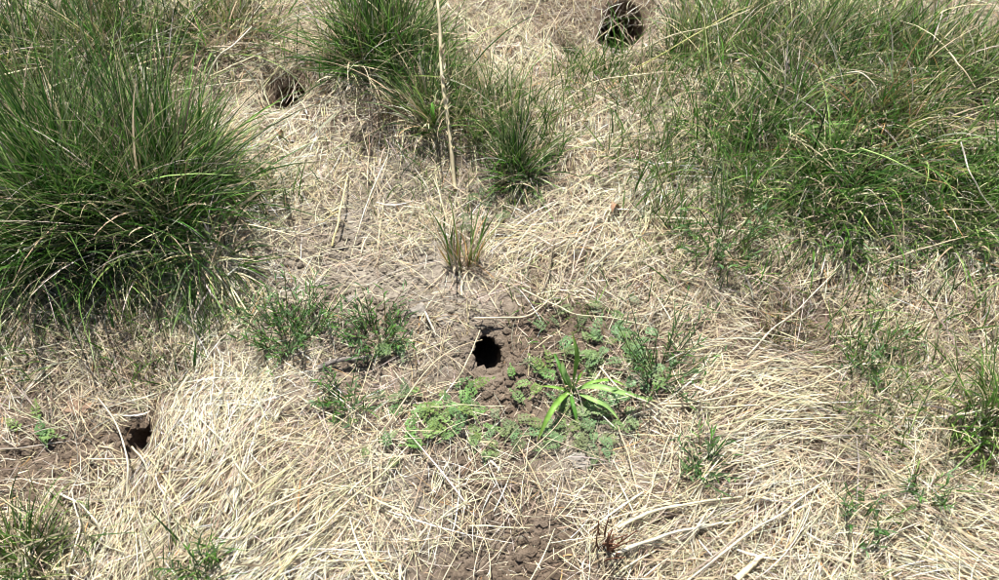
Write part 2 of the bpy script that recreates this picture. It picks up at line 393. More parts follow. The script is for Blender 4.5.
def straw_layer(n, Lr, wr, zr, archr, curvr, top, S=5, bare=.0):
    x, y = scatter(n)
    az, sp, cov, pale, brown = flow(x, y)
    clump = vnoise(x, y, .06, 21) + .6 * vnoise(x, y, .025, 23)
    k = R.random(len(x)) < (cov ** 1.25 - .04 + clump * .95 * (1 - bare)).clip(bare, 1)
    x, y, az, sp, pale, brown = [q[k] for q in (x, y, az, sp, pale, brown)]
    n = len(x)
    az = az + R.normal(0, 1, n) * sp * 1.1 + 2.4 * vnoise(x, y, .07, 31) * sp + np.pi * (R.random(n) < .5)
    wild = R.random(n) < .16; az = np.where(wild, R.uniform(0, 6.28, n), az)
    L = Lr[0] * np.exp(R.normal(0, Lr[1], n)); L = L.clip(.02, .34)
    P = lying(x, y, az, L, R.normal(0, curvr, n), S, R.uniform(*zr, n), np.abs(R.normal(0, archr, n)) * (L / .12), R.normal(0, .25, n) * archr * 2)
    good = ~over_burrow(P, .002)
    if top: good &= ~(near_burrow(x, y, .012) & (R.random(n) < .4))
    P = P[good]; n = len(P); pale = pale[good]; brown = brown[good]
    P[..., 2] = np.maximum(P[..., 2], G(P[..., 0], P[..., 1]) + .0008)
    w = wr[0] * np.exp(R.normal(0, wr[1], n))
    ti = straw_tint(pale, brown, n, top) * (.80 + .28 * pale + .5 * vnoise(P[:, 0, 0], P[:, 0, 1], .13, 91))[:, None]
    ti = (ti[:, None] * np.exp(R.normal(0, .13, (n, S, 1)))).clip(.02, .66)
    return ribbons(P, taper(n, S, w), R.uniform(-1.0, 1.0, n), ti)
under = straw_layer(200000, (.030, .5), (.0012, .4), (.0005, .006), .003, 1.0, 0.0, 4, .38)
v, f, c = under
tag(mesh_obj('fine_litter', raw_mesh('fine_litter', v, f, M_DRY, c)), 'fine brown and grey dead grass crumbs matted on the soil', 'plant litter', kind='stuff')
a1 = straw_layer(290000, (.042, .5), (.00100, .4), (.002, .011), .004, .5, .45, 5, .02)
a2 = straw_layer(150000, (.070, .5), (.00110, .45), (.004, .017), .005, .32, 1.0, 6, 0)
v, f, c = merge([a1, a2])
tag(mesh_obj('dry_grass', raw_mesh('dry_grass', v, f, M_DRY, c)), 'matted pale dry grass covering most of the ground', 'dry grass', kind='stuff')

# short dead stubble that still stands, and thin green shoots between the straw
def grow(x, y, L, tilt0, bend, az, S, z_in=.004, wob=.15):
    n = len(x); t = np.linspace(0, 1, S)
    step = (L / (S - 1))[:, None]
    tl = tilt0[:, None] + bend[:, None] * t[None] ** 1.4
    a = az[:, None] + R.normal(0, wob, n)[:, None] * t[None] * 2
    d = np.stack([np.sin(tl) * np.cos(a), np.sin(tl) * np.sin(a), np.cos(tl)], -1) * step[..., None]
    P = np.concatenate([np.zeros((n, 1, 3)), np.cumsum(d[:, :-1], 1)], 1)
    P[..., 0] += x[:, None]; P[..., 1] += y[:, None]; P[..., 2] += (G(x, y) - z_in)[:, None]
    g = G(P[..., 0], P[..., 1]) + .003; g[:, 0] -= .01
    P[..., 2] = np.maximum(P[..., 2], g + R.uniform(0, .006, n)[:, None])
    return P
def blade_w(S, w):
    t = np.linspace(0, 1, S)[None]
    return w[:, None] * np.where(t < .15, .75 + t * 1.66, 1 - .88 * ((t - .15) / .85) ** 2.2)
x, y = scatter(30000)
az, sp, cov, pale, brown = flow(x, y)
k = (R.random(len(x)) < cov ** 2) & ~near_burrow(x, y, .015)
x, y, az, pale, brown = x[k], y[k], az[k], pale[k], brown[k]; n = len(x)
P = grow(x, y, .04 * np.exp(R.normal(0, .45, n)), np.radians(R.uniform(20, 75, n)), np.radians(R.uniform(0, 50, n)), az + R.normal(0, .7, n) + np.pi * (R.random(n) < .4), 5)
v, f, c = ribbons(P, blade_w(5, .002 * np.exp(R.normal(0, .3, n))), R.uniform(-1.2, 1.2, n), straw_tint(pale, brown, n, .4))
tag(mesh_obj('dead_stubble', raw_mesh('dead_stubble', v, f, M_DRY, c)), 'short upright dead grass stubble among the matted straw', 'dry grass', kind='stuff')

# ------------------------------------------------------------------ thin green grass between the tussocks
# px, py, radius m, number, length, share of green
SHOOT = [(700, 165, .22, 1500, .12, .8), (645, 165, .08, 220, .10, .8), (740, 235, .14, 350, .10, .8), (960, 395, .16, 480, .12, .5), (900, 385, .14, 220, .09, .5),
         (985, 330, .12, 220, .11, .4), (870, 330, .10, 160, .08, .5), (30, 555, .10, 240, .13, .6), (190, 570, .06, 90, .09, .7), (420, 195, .14, 240, .07, .6), (300, 175, .10, 120, .07, .6),
         (560, 100, .12, 380, .11, .7), (520, 150, .10, 420, .12, .75), (460, 90, .14, 500, .16, .6), (330, 60, .14, 380, .15, .6), (420, 60, .12, 420, .18, .7), (490, 120, .08, 260, .13, .6), (590, 75, .1, 200, .1, .6), (255, 200, .09, 320, .12, .9), (470, 120, .12, 420, .14, .7), (655, 80, .16, 800, .14, .7), (20, 345, .10, 220, .08, .8), (150, 330, .14, 420, .09, .7),
         (540, 300, .12, 120, .05, .8), (870, 400, .1, 160, .08, .5), (860, 290, .2, 420, .08, .5), (620, 330, .15, 150, .05, .8), (870, 560, .15, 80, .05, .6), (930, 440, .1, 140, .08, .5), (700, 260, .15, 160, .08, .6), (230, 310, .08, 200, .08, .6)]
parts = []
for px, py, r, n, L, gfr in SHOOT:
    c0 = gp(px, py); q = r * np.sqrt(R.random(n)); th = R.uniform(0, 6.283, n)
    x = c0[0] + q * np.cos(th); y = c0[1] + q * np.sin(th)
    k = ~near_burrow(x, y, .02); x, y = x[k], y[k]; n = len(x)
    k = vnoise(x, y, .05, 41) + R.normal(0, .25, n) > -.12; x, y = x[k], y[k]; n = len(x)
    P = grow(x, y, .72 * L * np.exp(R.normal(0, .35, n)), np.radians(R.uniform(5, 50, n)), np.radians(R.uniform(10, 70, n)), R.uniform(0, 6.283, n), 6)
    tint = pick([MID, LIGHT, DEEP, OLIVE, BLUE, CREAM, TAN], A([1, .7, .6, .6, .6, 3.5 * (1 - gfr) * .5, 3.5 * (1 - gfr) * .5]), n)
    parts.append(ribbons(P, blade_w(6, .0021 * np.exp(R.normal(0, .25, n))), R.uniform(-1, 1, n), tint))
# grass beyond the frame, so that the meadow goes on
x = R.uniform(-3.2, 3.2, 75000); y = R.uniform(-.3, 4.6, 75000)
half = .86 + .42 * y
k = ((np.abs(x) > half + .12) | (y > 2.75)) & (vnoise(x, y, .5, 51) + .5 * vnoise(x, y, .15, 53) + R.normal(0, .1, len(x)) > -.02)
x, y = x[k], y[k]; n = len(x)
P = grow(x, y, .18 * np.exp(R.normal(0, .35, n)), np.radians(R.uniform(5, 40, n)), np.radians(R.uniform(10, 70, n)), R.uniform(0, 6.283, n), 6)
parts.append(ribbons(P, blade_w(6, .003 * np.exp(R.normal(0, .25, n))), R.uniform(-1, 1, n), pick([MID, LIGHT, DEEP, OLIVE, CREAM, TAN], [1, .7, .8, .5, .5, .5], n)))
v, f, c = merge(parts)
tag(mesh_obj('meadow_grass', raw_mesh('meadow_grass', v, f, M_GREEN, c)), 'thin scattered green grass shoots growing up through the straw', 'grass', kind='stuff')

# ------------------------------------------------------------------ tussocks
def tint_along(tint, S, tip, amount, base=None):
    t = np.linspace(0, 1, S)[None, :, None]
    k = amount[:, None, None] * np.clip((t - .55) / .45, 0, 1)
    o = tint[:, None] * (1 - k) + tip * k
    if base is not None:
        kb = np.clip(1 - t / .22, 0, 1) * .75; o = o * (1 - kb) + base * kb
    return o
def tussock(px, py, r, n, h, label, lean=(0, 0), spread=50, dry=.25, pal=None, ndead=None, bend=(15, 75), w=.0028, ell=1.0, singles=10, name='grass_tussock', cat='grass tussock', group='green grass tussocks', tiltin=4, messy=0.0, deadpal=None):
    pal = pal or ([MID, DEEP, LIGHT, OLIVE], [1, .9, .5, .25])
    c0 = gp(px, py)
    root = empty(name, c0); tag(root, label, cat, group)
    lv = A(lean, float)
    def blades(n, Lm, tint_fn, S, out=1.0, width=w, rr=1.0):
        q = np.sqrt(R.random(n)) ** 1.15; th = R.uniform(0, 6.283, n)
        x = c0[0] + r * rr * q * np.cos(th) * ell; y = c0[1] + r * rr * q * np.sin(th)
        # blades stand in small shoots, not evenly
        x += .010 * vnoise(x * 40, y * 40, 1., 61); k = (vnoise(x, y, .035, 63) + R.normal(0, .22, n) > -.08) & ~near_burrow(x, y, .012)
        x, y, q, th = x[k], y[k], q[k], th[k]; n = len(x)
        az = th + R.normal(0, .55 + messy, n)
        tl = np.radians(tiltin + spread * out * q + R.normal(0, 10 + 14 * messy, n) + 34 * vnoise(x, y, .045, 71))
        az = az + 2.2 * vnoise(x, y, .05, 73)
        bd = np.radians(R.uniform(*bend, n))
        dx = np.sin(tl) * np.cos(az) + lv[0]; dy = np.sin(tl) * np.sin(az) + lv[1]
        az = np.arctan2(dy, dx); tl = np.arctan2(np.hypot(dx, dy), np.cos(tl).clip(.05))
        L = Lm * np.exp(R.normal(0, .32, n)) * (1 - .25 * q) * (1 + .5 * vnoise(x, y, .06, 75))
        P = grow(x, y, L, tl, bd, az, S)
        return P, blade_w(S, width * np.exp(R.normal(0, .22, n))), R.uniform(-1.1, 1.1, n), tint_fn(n) * (1 + .9 * vnoise(x, y, .05, 77))[:, None]
    S = 7
    P, wd, ro, ti = blades(n, h, lambda m: pick(pal[0], pal[1], m, .3), S)
    ti = tint_along(ti, S, TAN, R.random(len(ti)) ** 3, OLIVE * 1.2)
    v, f, c = ribbons(P - c0, wd, ro, ti)
    tag(mesh_obj('green_foliage', raw_mesh('green_foliage', v, f, M_GREEN, c), root), kind='stuff')
    nd = int(n * dry) if ndead is None else ndead
    P, wd, ro, ti = blades(nd, h * .8, lambda m: pick(*(deadpal or ([TAN, CREAM, GREY, BROWN], [1, .8, .9, .6])), m, .2), S, 1.25, w, 1.1)
    v, f, c = ribbons(P - c0, wd, ro, ti)
    tag(mesh_obj('dead_foliage', raw_mesh('dead_foliage', v, f, M_DRY, c), root), kind='stuff')
    P, wd, ro, ti = blades(singles * 2, h * 1.2, lambda m: pick([MID, LIGHT, CREAM], [1, 1, .5], m, .12), 9, 1, w * 1.5)
    for i in range(min(singles, len(P))):
        v, f, c = ribbons(P[i:i + 1] - c0, wd[i:i + 1], ro[i:i + 1], ti[i:i + 1], .35)
        mesh_obj('grass_blade', raw_mesh('grass_blade', v, f, M_GREEN, c), root)
    return root
PD = ([DEEP, MID, BLUE, LIGHT], [1.2, 1.1, .3, .5])
PO = ([MID, OLIVE, LIGHT, BLUE, YELL, DEEP], [1.1, .5, .6, .9, .15, .6])
tussock(55, 215, .16, 3570, .27, 'tall lush green tussock at the left edge of the picture', (-.12, .10), 44, .40, PD, singles=24, bend=(10, 75), messy=.55)
tussock(160, 205, .135, 2890, .245, 'dark green dense tussock right of the lush tussock at the left edge', (.02, .10), 38, .45, ([DEEP, BLUE, MID, LIGHT], [1.3, .6, .8, .2]), singles=24, bend=(5, 70), messy=.5)
tussock(105, 262, .09, 280, .15, 'low front fringe of drooping pale green blades below the two left tussocks', (0, -.30), 60, .9, ([LIGHT, MID, YELL], [1, .6, .4]), bend=(30, 100), singles=8)
tussock(205, 262, .07, 280, .13, 'greyish short tussock at the lower right foot of the dark left tussock', (.1, -.3), 60, 1.1, ([BLUE, MID], [1, .5]), bend=(30, 100), singles=6)
tussock(25, 75, .20, 1870, .23, 'green tussock with many pale dead blades in the top left corner', (-.05, .1), 50, .6, PO, messy=.6)
tussock(120, 50, .18, 1275, .22, 'half dry tussock at the top edge behind the lush left tussock', (0, .1), 52, 1.0, PO, messy=.8)
tussock(225, 30, .15, 510, .19, 'mostly dead straw tussock at the top left of the upper left burrow', (.1, .05), 55, 2.2, PO, messy=.9)
tussock(384, 58, .12, 2000, .22, 'dark green tussock right of the upper left burrow, reaching the top edge', (0, .10), 42, .45, PD, singles=14, bend=(10, 70), messy=.7)
tussock(430, 110, .07, 280, .15, 'small thin green tussock beside the tall seed stalk', (0, .1), 45, .9, PO)
tussock(518, 168, .05, 442, .11, 'compact dark green tuft in the straw at the top centre', (.02, .12), 40, .4, ([BLUE, DEEP, MID, LIGHT], [.8, .8, .8, .3]), singles=8, messy=.6)
tussock(463, 262, .03, 51, .13, 'thin reddish-stemmed tuft standing in straw above the main burrow', (.0, .1), 10, 1.2, ([OLIVE, MID, ORANGE], [1, .8, 1.0]), singles=4, bend=(0, 30))
RL = dict(pal=PO, bend=(20, 90), messy=1.1, w=.0025)
tussock(728, 45, .17, 1500, .15, 'green tussock just right of the widest top burrow', (.12, .1), 50, .7, **RL)
tussock(800, 55, .20, 2100, .15, 'dense olive tussock at the top right between two paler neighbours', (.12, .1), 52, .6, **RL)
tussock(900, 50, .22, 2200, .15, 'mixed green and straw coloured tussock near the top right corner', (.1, .05), 55, .8, **RL)
tussock(985, 90, .18, 1700, .16, 'green tussock cut by the right edge of the picture near the top', (.05, .0), 55, .6, **RL)
tussock(770, 145, .18, 2300, .14, 'dark green sprawling tussock in the middle of the upper right grass', (.05, .0), 56, .55, PD, bend=(25, 95), singles=12, messy=1.1)
tussock(880, 140, .18, 2100, .14, 'sprawling tussock with bronze dead blades in the upper right grass', (.05, -.05), 58, .7, ([MID, OLIVE, DEEP, YELL, ORANGE], [1, .8, .8, .3, .3]), bend=(25, 95), singles=12, messy=1.1)
tussock(845, 205, .15, 1900, .14, 'low dark tussock along the lower fringe of the upper right grass', (.0, -.1), 60, .5, PD, bend=(30, 100), singles=12, messy=1.1)
tussock(960, 200, .15, 1800, .14, 'bright green trailing tussock at the right edge above the straw', (-.05, -.1), 58, .5, ([MID, LIGHT, DEEP], [1, .7, .6]), bend=(30, 100), singles=12, messy=1.1)
tussock(985, 410, .08, 260, .13, 'small green tussock at the right edge in the middle of the straw', (-.25, 0), 55, .9, ([MID, LIGHT], [1, .7]), bend=(20, 80), singles=8, messy=.6)
DK = ([BROWN, BROWN * .7, GREY * .7, OLIVE], [1, .8, .5, .6])
DD = dict(name='dead_grass_tuft', cat='dead grass', group='dark tufts of dead grass', singles=4, deadpal=DK, bend=(20, 90), messy=.8, w=.0018)
tussock(784, 342, .055, 160, .06, 'dark hollow tuft of dead grass in the straw below the upper right grass', (0, -.1), 50, 4, ([OLIVE, DEEP, BROWN], [1, .6, 1]), **DD)
tussock(385, 122, .075, 60, .08, 'dark brown dead tuft at the foot of the top centre tussock', (0, -.2), 55, 14, ([OLIVE, BROWN], [1, 1]), **DD)
tussock(165, 378, .06, 60, .06, 'dark grey-brown dead tuft between the left tussocks and the lower left burrow', (0, .1), 45, 8, ([OLIVE, BROWN], [1, 1]), **DD)
tussock(990, 455, .05, 60, .06, 'dark dead tuft standing in for hollow shade at the right edge below the small green tussock', (0, 0), 50, 8, ([OLIVE, BROWN], [1, 1]), **DD)  # dark blades carry the shade of this hollow in their colour
tussock(512, 190, .045, 40, .05, 'dark dead tuft standing in for shade at the foot of the compact dark green tuft', (0, -.1), 55, 10, ([OLIVE, BROWN], [1, 1]), **DD)  # dark blades put in for the shade below the tuft
tussock(860, 420, .07, 120, .05, 'olive dead tuft in the grey straw left of the small right edge tussock', (0, 0), 55, 3, ([OLIVE, MID], [1, .6]), **DD)
tussock(25, 560, .05, 130, .12, 'small green tuft in pale straw in the bottom left corner', (.05, .1), 30, 1.2, PO, singles=5)

# ------------------------------------------------------------------ small spiky weeds
def weed(px, py, r, n, h, label, pal=None):
    c0 = gp(px, py); root = empty('spiky_weed', c0); tag(root, label, 'weed', 'small grey-green weeds')
    pal = pal or ([BLUE * 1.3, DEEP * 1.2, MID, BLUE * 1.9], [1, .5, .6, .7])
    q = np.sqrt(R.random(n)); th = R.uniform(0, 6.283, n)
    x = c0[0] + r * q * np.cos(th); y = c0[1] + r * q * np.sin(th)
    P = grow(x, y, h * np.exp(R.normal(0, .25, n)), np.radians(5 + 35 * q + R.normal(0, 8, n)), np.radians(R.uniform(-10, 35, n)), th + R.normal(0, .5, n), 7)
    v, f, c = tubes(P - c0, np.repeat([[.0011, .0011, .001, .0009, .0008, .0006, .0004]], n, 0), pick([OLIVE, BLUE, BROWN], [1, 1, .5], n))
    tag(mesh_obj('stem_cluster', raw_mesh('stem_cluster', v, f, M_GREEN, c), root), kind='stuff')
    # narrow leaves along each stem
    m = 9; t = np.tile(np.linspace(.8, 6, m), n); s = np.repeat(np.arange(n), m); i = np.minimum(t.astype(int), 5); fr = (t - i)[:, None]
    B = P[s, i] * (1 - fr) + P[s, i + 1] * fr; T = norm(P[s, i + 1] - P[s, i])
    az = R.uniform(0, 6.283, len(B)); o = np.stack([np.cos(az), np.sin(az), 0 * az], -1)
    d = norm(T * .9 + o * .8); L = (.018 * np.exp(R.normal(0, .25, len(B))))[:, None, None]
    k = np.linspace(0, 1, 4)[None, :, None]
    Q = B[:, None] + d[:, None] * k * L + A([0, 0, -.004]) * k ** 2
    wd = np.repeat([[.0014, .0029, .0024, .0004]], len(B), 0) * R.uniform(.7, 1.2, (len(B), 1))
    v, f, c = ribbons(Q - c0, wd, R.uniform(-1, 1, len(B)), pick(pal[0], pal[1], len(B)))
    tag(mesh_obj('leaf_cluster', raw_mesh('leaf_cluster', v, f, M_HERB, c), root), kind='stuff')
    return root
weed(284, 340, .036, 50, .10, 'bushy dark weed at the left of the pair above the grey twig')
weed(305, 332, .03, 24, .09, 'upright thin weed touching the bushy dark weed above the grey twig')
weed(376, 338, .036, 42, .075, 'grey-green spiky weed above the right end of the grey twig')
weed(343, 404, .024, 24, .055, 'low grey-green weed just below the grey twig')
weed(658, 376, .035, 34, .12, 'dark upright weed right of the bright green strap-leaved plant')
weed(703, 465, .02, 20, .055, 'small dark weed in the straw right of the long leaning straw')
weed(860, 525, .03, 16, .05, 'faint grey-green weed beside the reddish pebble')
weed(925, 498, .02, 12, .05, 'small sparse weed in the pale straw at the lower right')
weed(205, 572, .02, 14, .05, 'short weed at the bottom edge in the pale left straw', ([MID, BLUE], [1, 1]))
weed(865, 360, .03, 24, .10, 'thin dark weed right of the dark hollow of dead grass')
weed(720, 250, .045, 34, .11, 'wiry sparse weed below the left end of the upper right grass')

# ------------------------------------------------------------------ creeping feathery herbs, each leaf a part
def feather_leaf(seed, col):
    rg = np.random.default_rng(seed); V, Fq, C = [], [], []; col = col * rg.uniform(.75, 1.2) * A([rg.uniform(.85, 1.2), 1, rg.uniform(.8, 1.1)])
    L = .040; npair = 6; bendz = rg.uniform(-.008, .006)
    def zc(t): return .010 * math.sin(t * 2.4) + bendz * t
    def quad(p, d, ln, wd, c):
        d = d / np.linalg.norm(d); s = np.cross(d, [0, 0, 1]); s = s / np.linalg.norm(s); b = len(V)
        V.extend([p, p + d * ln * .5 + s * wd * .5 + A([0, 0, .0012]), p + d * ln, p + d * ln * .5 - s * wd * .5 + A([0, 0, .0012])])
        Fq.append([b, b + 1, b + 2, b + 3]); C.extend([c] * 4)
    for i in range(npair):
        t0, t1 = i / npair, (i + 1) / npair
        p0 = A([L * t0, 0, zc(t0)]); p1 = A([L * t1, 0, zc(t1)]); b = len(V)
        V.extend([p0 + A([0, .0007, 0]), p1 + A([0, .0006, 0]), p1 - A([0, .0006, 0]), p0 - A([0, .0007, 0])]); Fq.append([b, b + 3, b + 2, b + 1]); C.extend([col * .9] * 4)
        if i == 0: continue
        ll = .013 * math.sin(math.pi * (t0 * .8 + .22)) * rg.uniform(.85, 1.15)
        for s in (-1, 1):
            d = A([.55, s * 1.0, rg.uniform(-.05, .3)]); cc = col * rg.uniform(.85, 1.2)
            quad(p0, d, ll, ll * .42, cc)
            quad(p0 + d / np.linalg.norm(d) * ll * .35, A([1.0, s * .45, .15]), ll * .6, ll * .34, cc)
            quad(p0 + d / np.linalg.norm(d) * ll * .35, A([-.15, s * 1.0, .15]), ll * .5, ll * .30, cc)
    quad(A([L, 0, zc(1)]), A([1, 0, .1]), .009, .005, col)
    return A(V), A(Fq), A(C)
HB = {k: [raw_mesh('leaf', *(lambda q: (q[0], q[1], M_HERB, q[2]))(feather_leaf(10 * j + i, col)), smooth=False) for i in range(8)]
      for j, (k, col) in enumerate((('bright', A([.17, .285, .10])), ('mid', A([.17, .25, .115])), ('dull', A([.17, .21, .12]))))}
def herb(px, py, wpx, hpx, n, tone, label):
    c0 = gp(px, py); root = empty('creeping_herb', c0); tag(root, label, 'herb', 'feathery creeping herbs')
    for i in range(int(n * .72)):
        u, v = R.normal(0, .68, 2).clip(-1.8, 1.8)
        p = gp(px + u * wpx, py + v * hpx)
        o = mesh_obj('leaf', HB[tone][R.integers(8)], root)
        az = math.atan2(p[1] - c0[1], p[0] - c0[0]) + R.normal(0, .9)
        s = R.uniform(.6, 1.15)
        p = p - A([math.cos(az), math.sin(az), 0]) * .02 * s
        p[2] = G(p[0], p[1]) + R.uniform(.006, .014)
        o.location = [float(q) for q in p - c0]; o.rotation_euler = (R.normal(0, .25), R.uniform(-.15, .2), az); o.scale = (s, s, s)
herb(448, 408, 30, 14, 30, 'bright', 'brightest fresh green feathery herb below the main burrow')
herb(452, 434, 30, 13, 26, 'bright', 'fresh green feathery herb nearest below the brightest herb under the main burrow')
herb(482, 440, 26, 20, 14, 'mid', 'feathery herb right of the two bright herbs under the main burrow')
herb(385, 450, 16, 12, 8, 'mid', 'small feathery herb at the tip of the thick leaning straw')
herb(543, 385, 20, 14, 12, 'bright', 'small fresh herb touching the left side of the strap-leaved plant')
herb(555, 420, 30, 22, 30, 'mid', 'feathery herb under the lower left leaf of the strap-leaved plant')
herb(600, 418, 34, 24, 36, 'mid', 'feathery herb under the right leaves of the strap-leaved plant')
herb(590, 450, 26, 12, 10, 'dull', 'dull feathery herb furthest below the strap-leaved plant')
herb(600, 345, 40, 20, 40, 'mid', 'feathery herb patch above the strap-leaved plant')
herb(630, 372, 34, 18, 32, 'mid', 'feathery herb between the strap-leaved plant and the dark upright weed')
herb(515, 425, 20, 14, 8, 'dull', 'dull sparse herb left of the strap-leaved plant and below bare soil')
herb(590, 310, 30, 14, 9, 'dull', 'pale sparse herb under the long thin straw above the strap-leaved plant')
herb(390, 358, 14, 6, 7, 'mid', 'tiny herb at the right end of the grey twig')
herb(400, 398, 16, 8, 6, 'dull', 'tiny dull herb right of the low grey-green weed')
herb(35, 432, 18, 10, 9, 'bright', 'small fresh herb near the left edge beside brown soil')
herb(490, 215, 30, 14, 14, 'dull', 'pale bluish herb in the straw under the compact dark tuft')
herb(105, 250, 34, 22, 24, 'bright', 'pale broad-leaved herb growing in front of the lush left tussocks')

# ------------------------------------------------------------------ the strap-leaved plant
def strap_leaf(root, c0, pts, w, col, roll=0.0, n=13, tipc=None):
    P = spline([gp(*p) for p in pts], n)[None] - c0
    t = np.linspace(0, 1, n)
    wd = (w * .88 * np.where(t < .3, .55 + 1.5 * t, 1.0) * (1 - np.clip((t - .35) / .65, 0, 1) ** 2.4 * .95))[None]
    tint = np.repeat(A(col)[None, None], n, 1) * np.exp(R.normal(0, .09, (1, n, 1)))
    if tipc is None: tipc = OLIVE * 1.5
    if tipc is not None:
        k = np.clip((t - .8) / .2, 0, 1)[None, :, None]; tint = tint * (1 - k) + tipc * k
    v, f, c = ribbons(P, wd, A([roll]), tint, .75)
    return mesh_obj('leaf', raw_mesh('leaf', v, f, M_GREEN, c), root)
c0 = gp(571, 391)
rp = empty('strap_leaved_plant', c0); tag(rp, 'bright green strap-leaved plant with arching leaves right of the main burrow', 'plant')
BG = A([.19, .35, .065]); BG2 = A([.25, .40, .13]); SHADE_G = A([.07, .17, .03])  # the last green is darkened to stand for shade
strap_leaf(rp, c0, [(572, 391, 0), (577, 370, .055), (578, 352, .095), (572, 331, .12)], .013, BG * .85, .9)
strap_leaf(rp, c0, [(571, 390, 0), (565, 375, .04), (562, 360, .06)], .012, BG2, .3)
strap_leaf(rp, c0, [(573, 391, 0), (579, 380, .035), (583, 371, .05)], .009, BG, .5)
strap_leaf(rp, c0, [(568, 390, 0), (562, 372, .03), (556, 357, .035), (553, 354, .02)], .008, SHADE_G, .4)  # leaf in shade, its shading put into the dark green
strap_leaf(rp, c0, [(573, 391, .003), (596, 388, .05), (626, 395, .05), (662, 403, .02)], .014, BG2, .1, tipc=TAN)
strap_leaf(rp, c0, [(574, 393, .003), (590, 400, .035), (607, 408, .03), (622, 424, .006)], .012, BG2, .2, tipc=OLIVE)
strap_leaf(rp, c0, [(570, 392, .003), (558, 402, .045), (547, 419, .04), (537, 442, .008)], .012, BG, .2)
strap_leaf(rp, c0, [(574, 392, .003), (592, 383, .04), (612, 381, .03), (630, 388, .01)], .008, BG, .1)
strap_leaf(rp, c0, [(571, 394, .003), (572, 402, .03), (575, 414, .025), (578, 428, .005)], .009, SHADE_G * 1.2, .1)  # the dark shadow below the plant, built as a leaf
strap_leaf(rp, c0, [(569, 392, .003), (556, 388, .03), (540, 386, .01)], .007, BG, .1)

# ------------------------------------------------------------------ single straws and stalks that stand out
def stalk(name, label, pts, r0, col, cat='straw', group=None, node=True, r1=.55, seg=18, mat=None):
    Q = A([gp(*p) for p in pts]); c0 = Q[0]
    P = spline(Q, seg)
    L = np.linalg.norm(np.diff(P, axis=0), axis=1).sum()
    uu = np.linspace(0, 1, seg)[:, None]; ph = R.uniform(0, 6.283, (2, 3)); P += L * (.008 * np.sin(uu * 7 + ph[0]) + .004 * np.sin(uu * 15 + ph[1])) * np.sin(uu * np.pi)
    g = G(P[:, 0], P[:, 1]) + r0 * .8 + .012 * np.sin(np.linspace(0, np.pi, seg)); P[:, 2] = np.maximum(P[:, 2], g)
    rad = np.linspace(1, r1, seg) * r0
    if node:
        for i in range(4, seg - 2, 5): rad[i] *= 1.2
    t = A(col)[None] * np.exp(R.normal(0, .10, (seg, 1)))
    v, f, c = tubes((P - c0)[None], rad[None], t[None].clip(0, .8), 6)
    o = mesh_obj(name, raw_mesh(name, v, f, mat or M_STEM, c), None, c0)
    tag(o, label, cat, group); return o
DS = 'dry_stalk'
Hs = .016
o = stalk('seed_stalk', 'tall pale seed stalk standing at the top centre right of the dark tussock', [(455, 190, 0), (451, 150, .06), (446, 90, .14), (440, 40, .20), (437, 2, .245), (436, -30, .28)], .0046, CREAM, 'seed stalk', seg=24, r1=.6, mat=M_DRY)
c0 = A(o.location)
q = spline([gp(455, 190, 0), gp(451, 150, .06), gp(446, 90, .14), gp(440, 40, .20)], 70)[22:66]
hn = len(q); az = R.uniform(0, 6.283, hn); d = norm(np.stack([np.cos(az), np.sin(az), 1.3 + 0 * az], -1)); kk = np.linspace(0, 1, 4)[None, :, None]
v, f, c = ribbons(q[:, None] + d[:, None] * kk * .016 - c0, np.repeat([[.001, .005, .004, .0006]], hn, 0), R.uniform(-1, 1, hn), pick([CREAM, TAN, WHITE], [1, 1, .5], hn))
mesh_obj('seed_head', raw_mesh('seed_head', v, f, M_DRY, c), o)
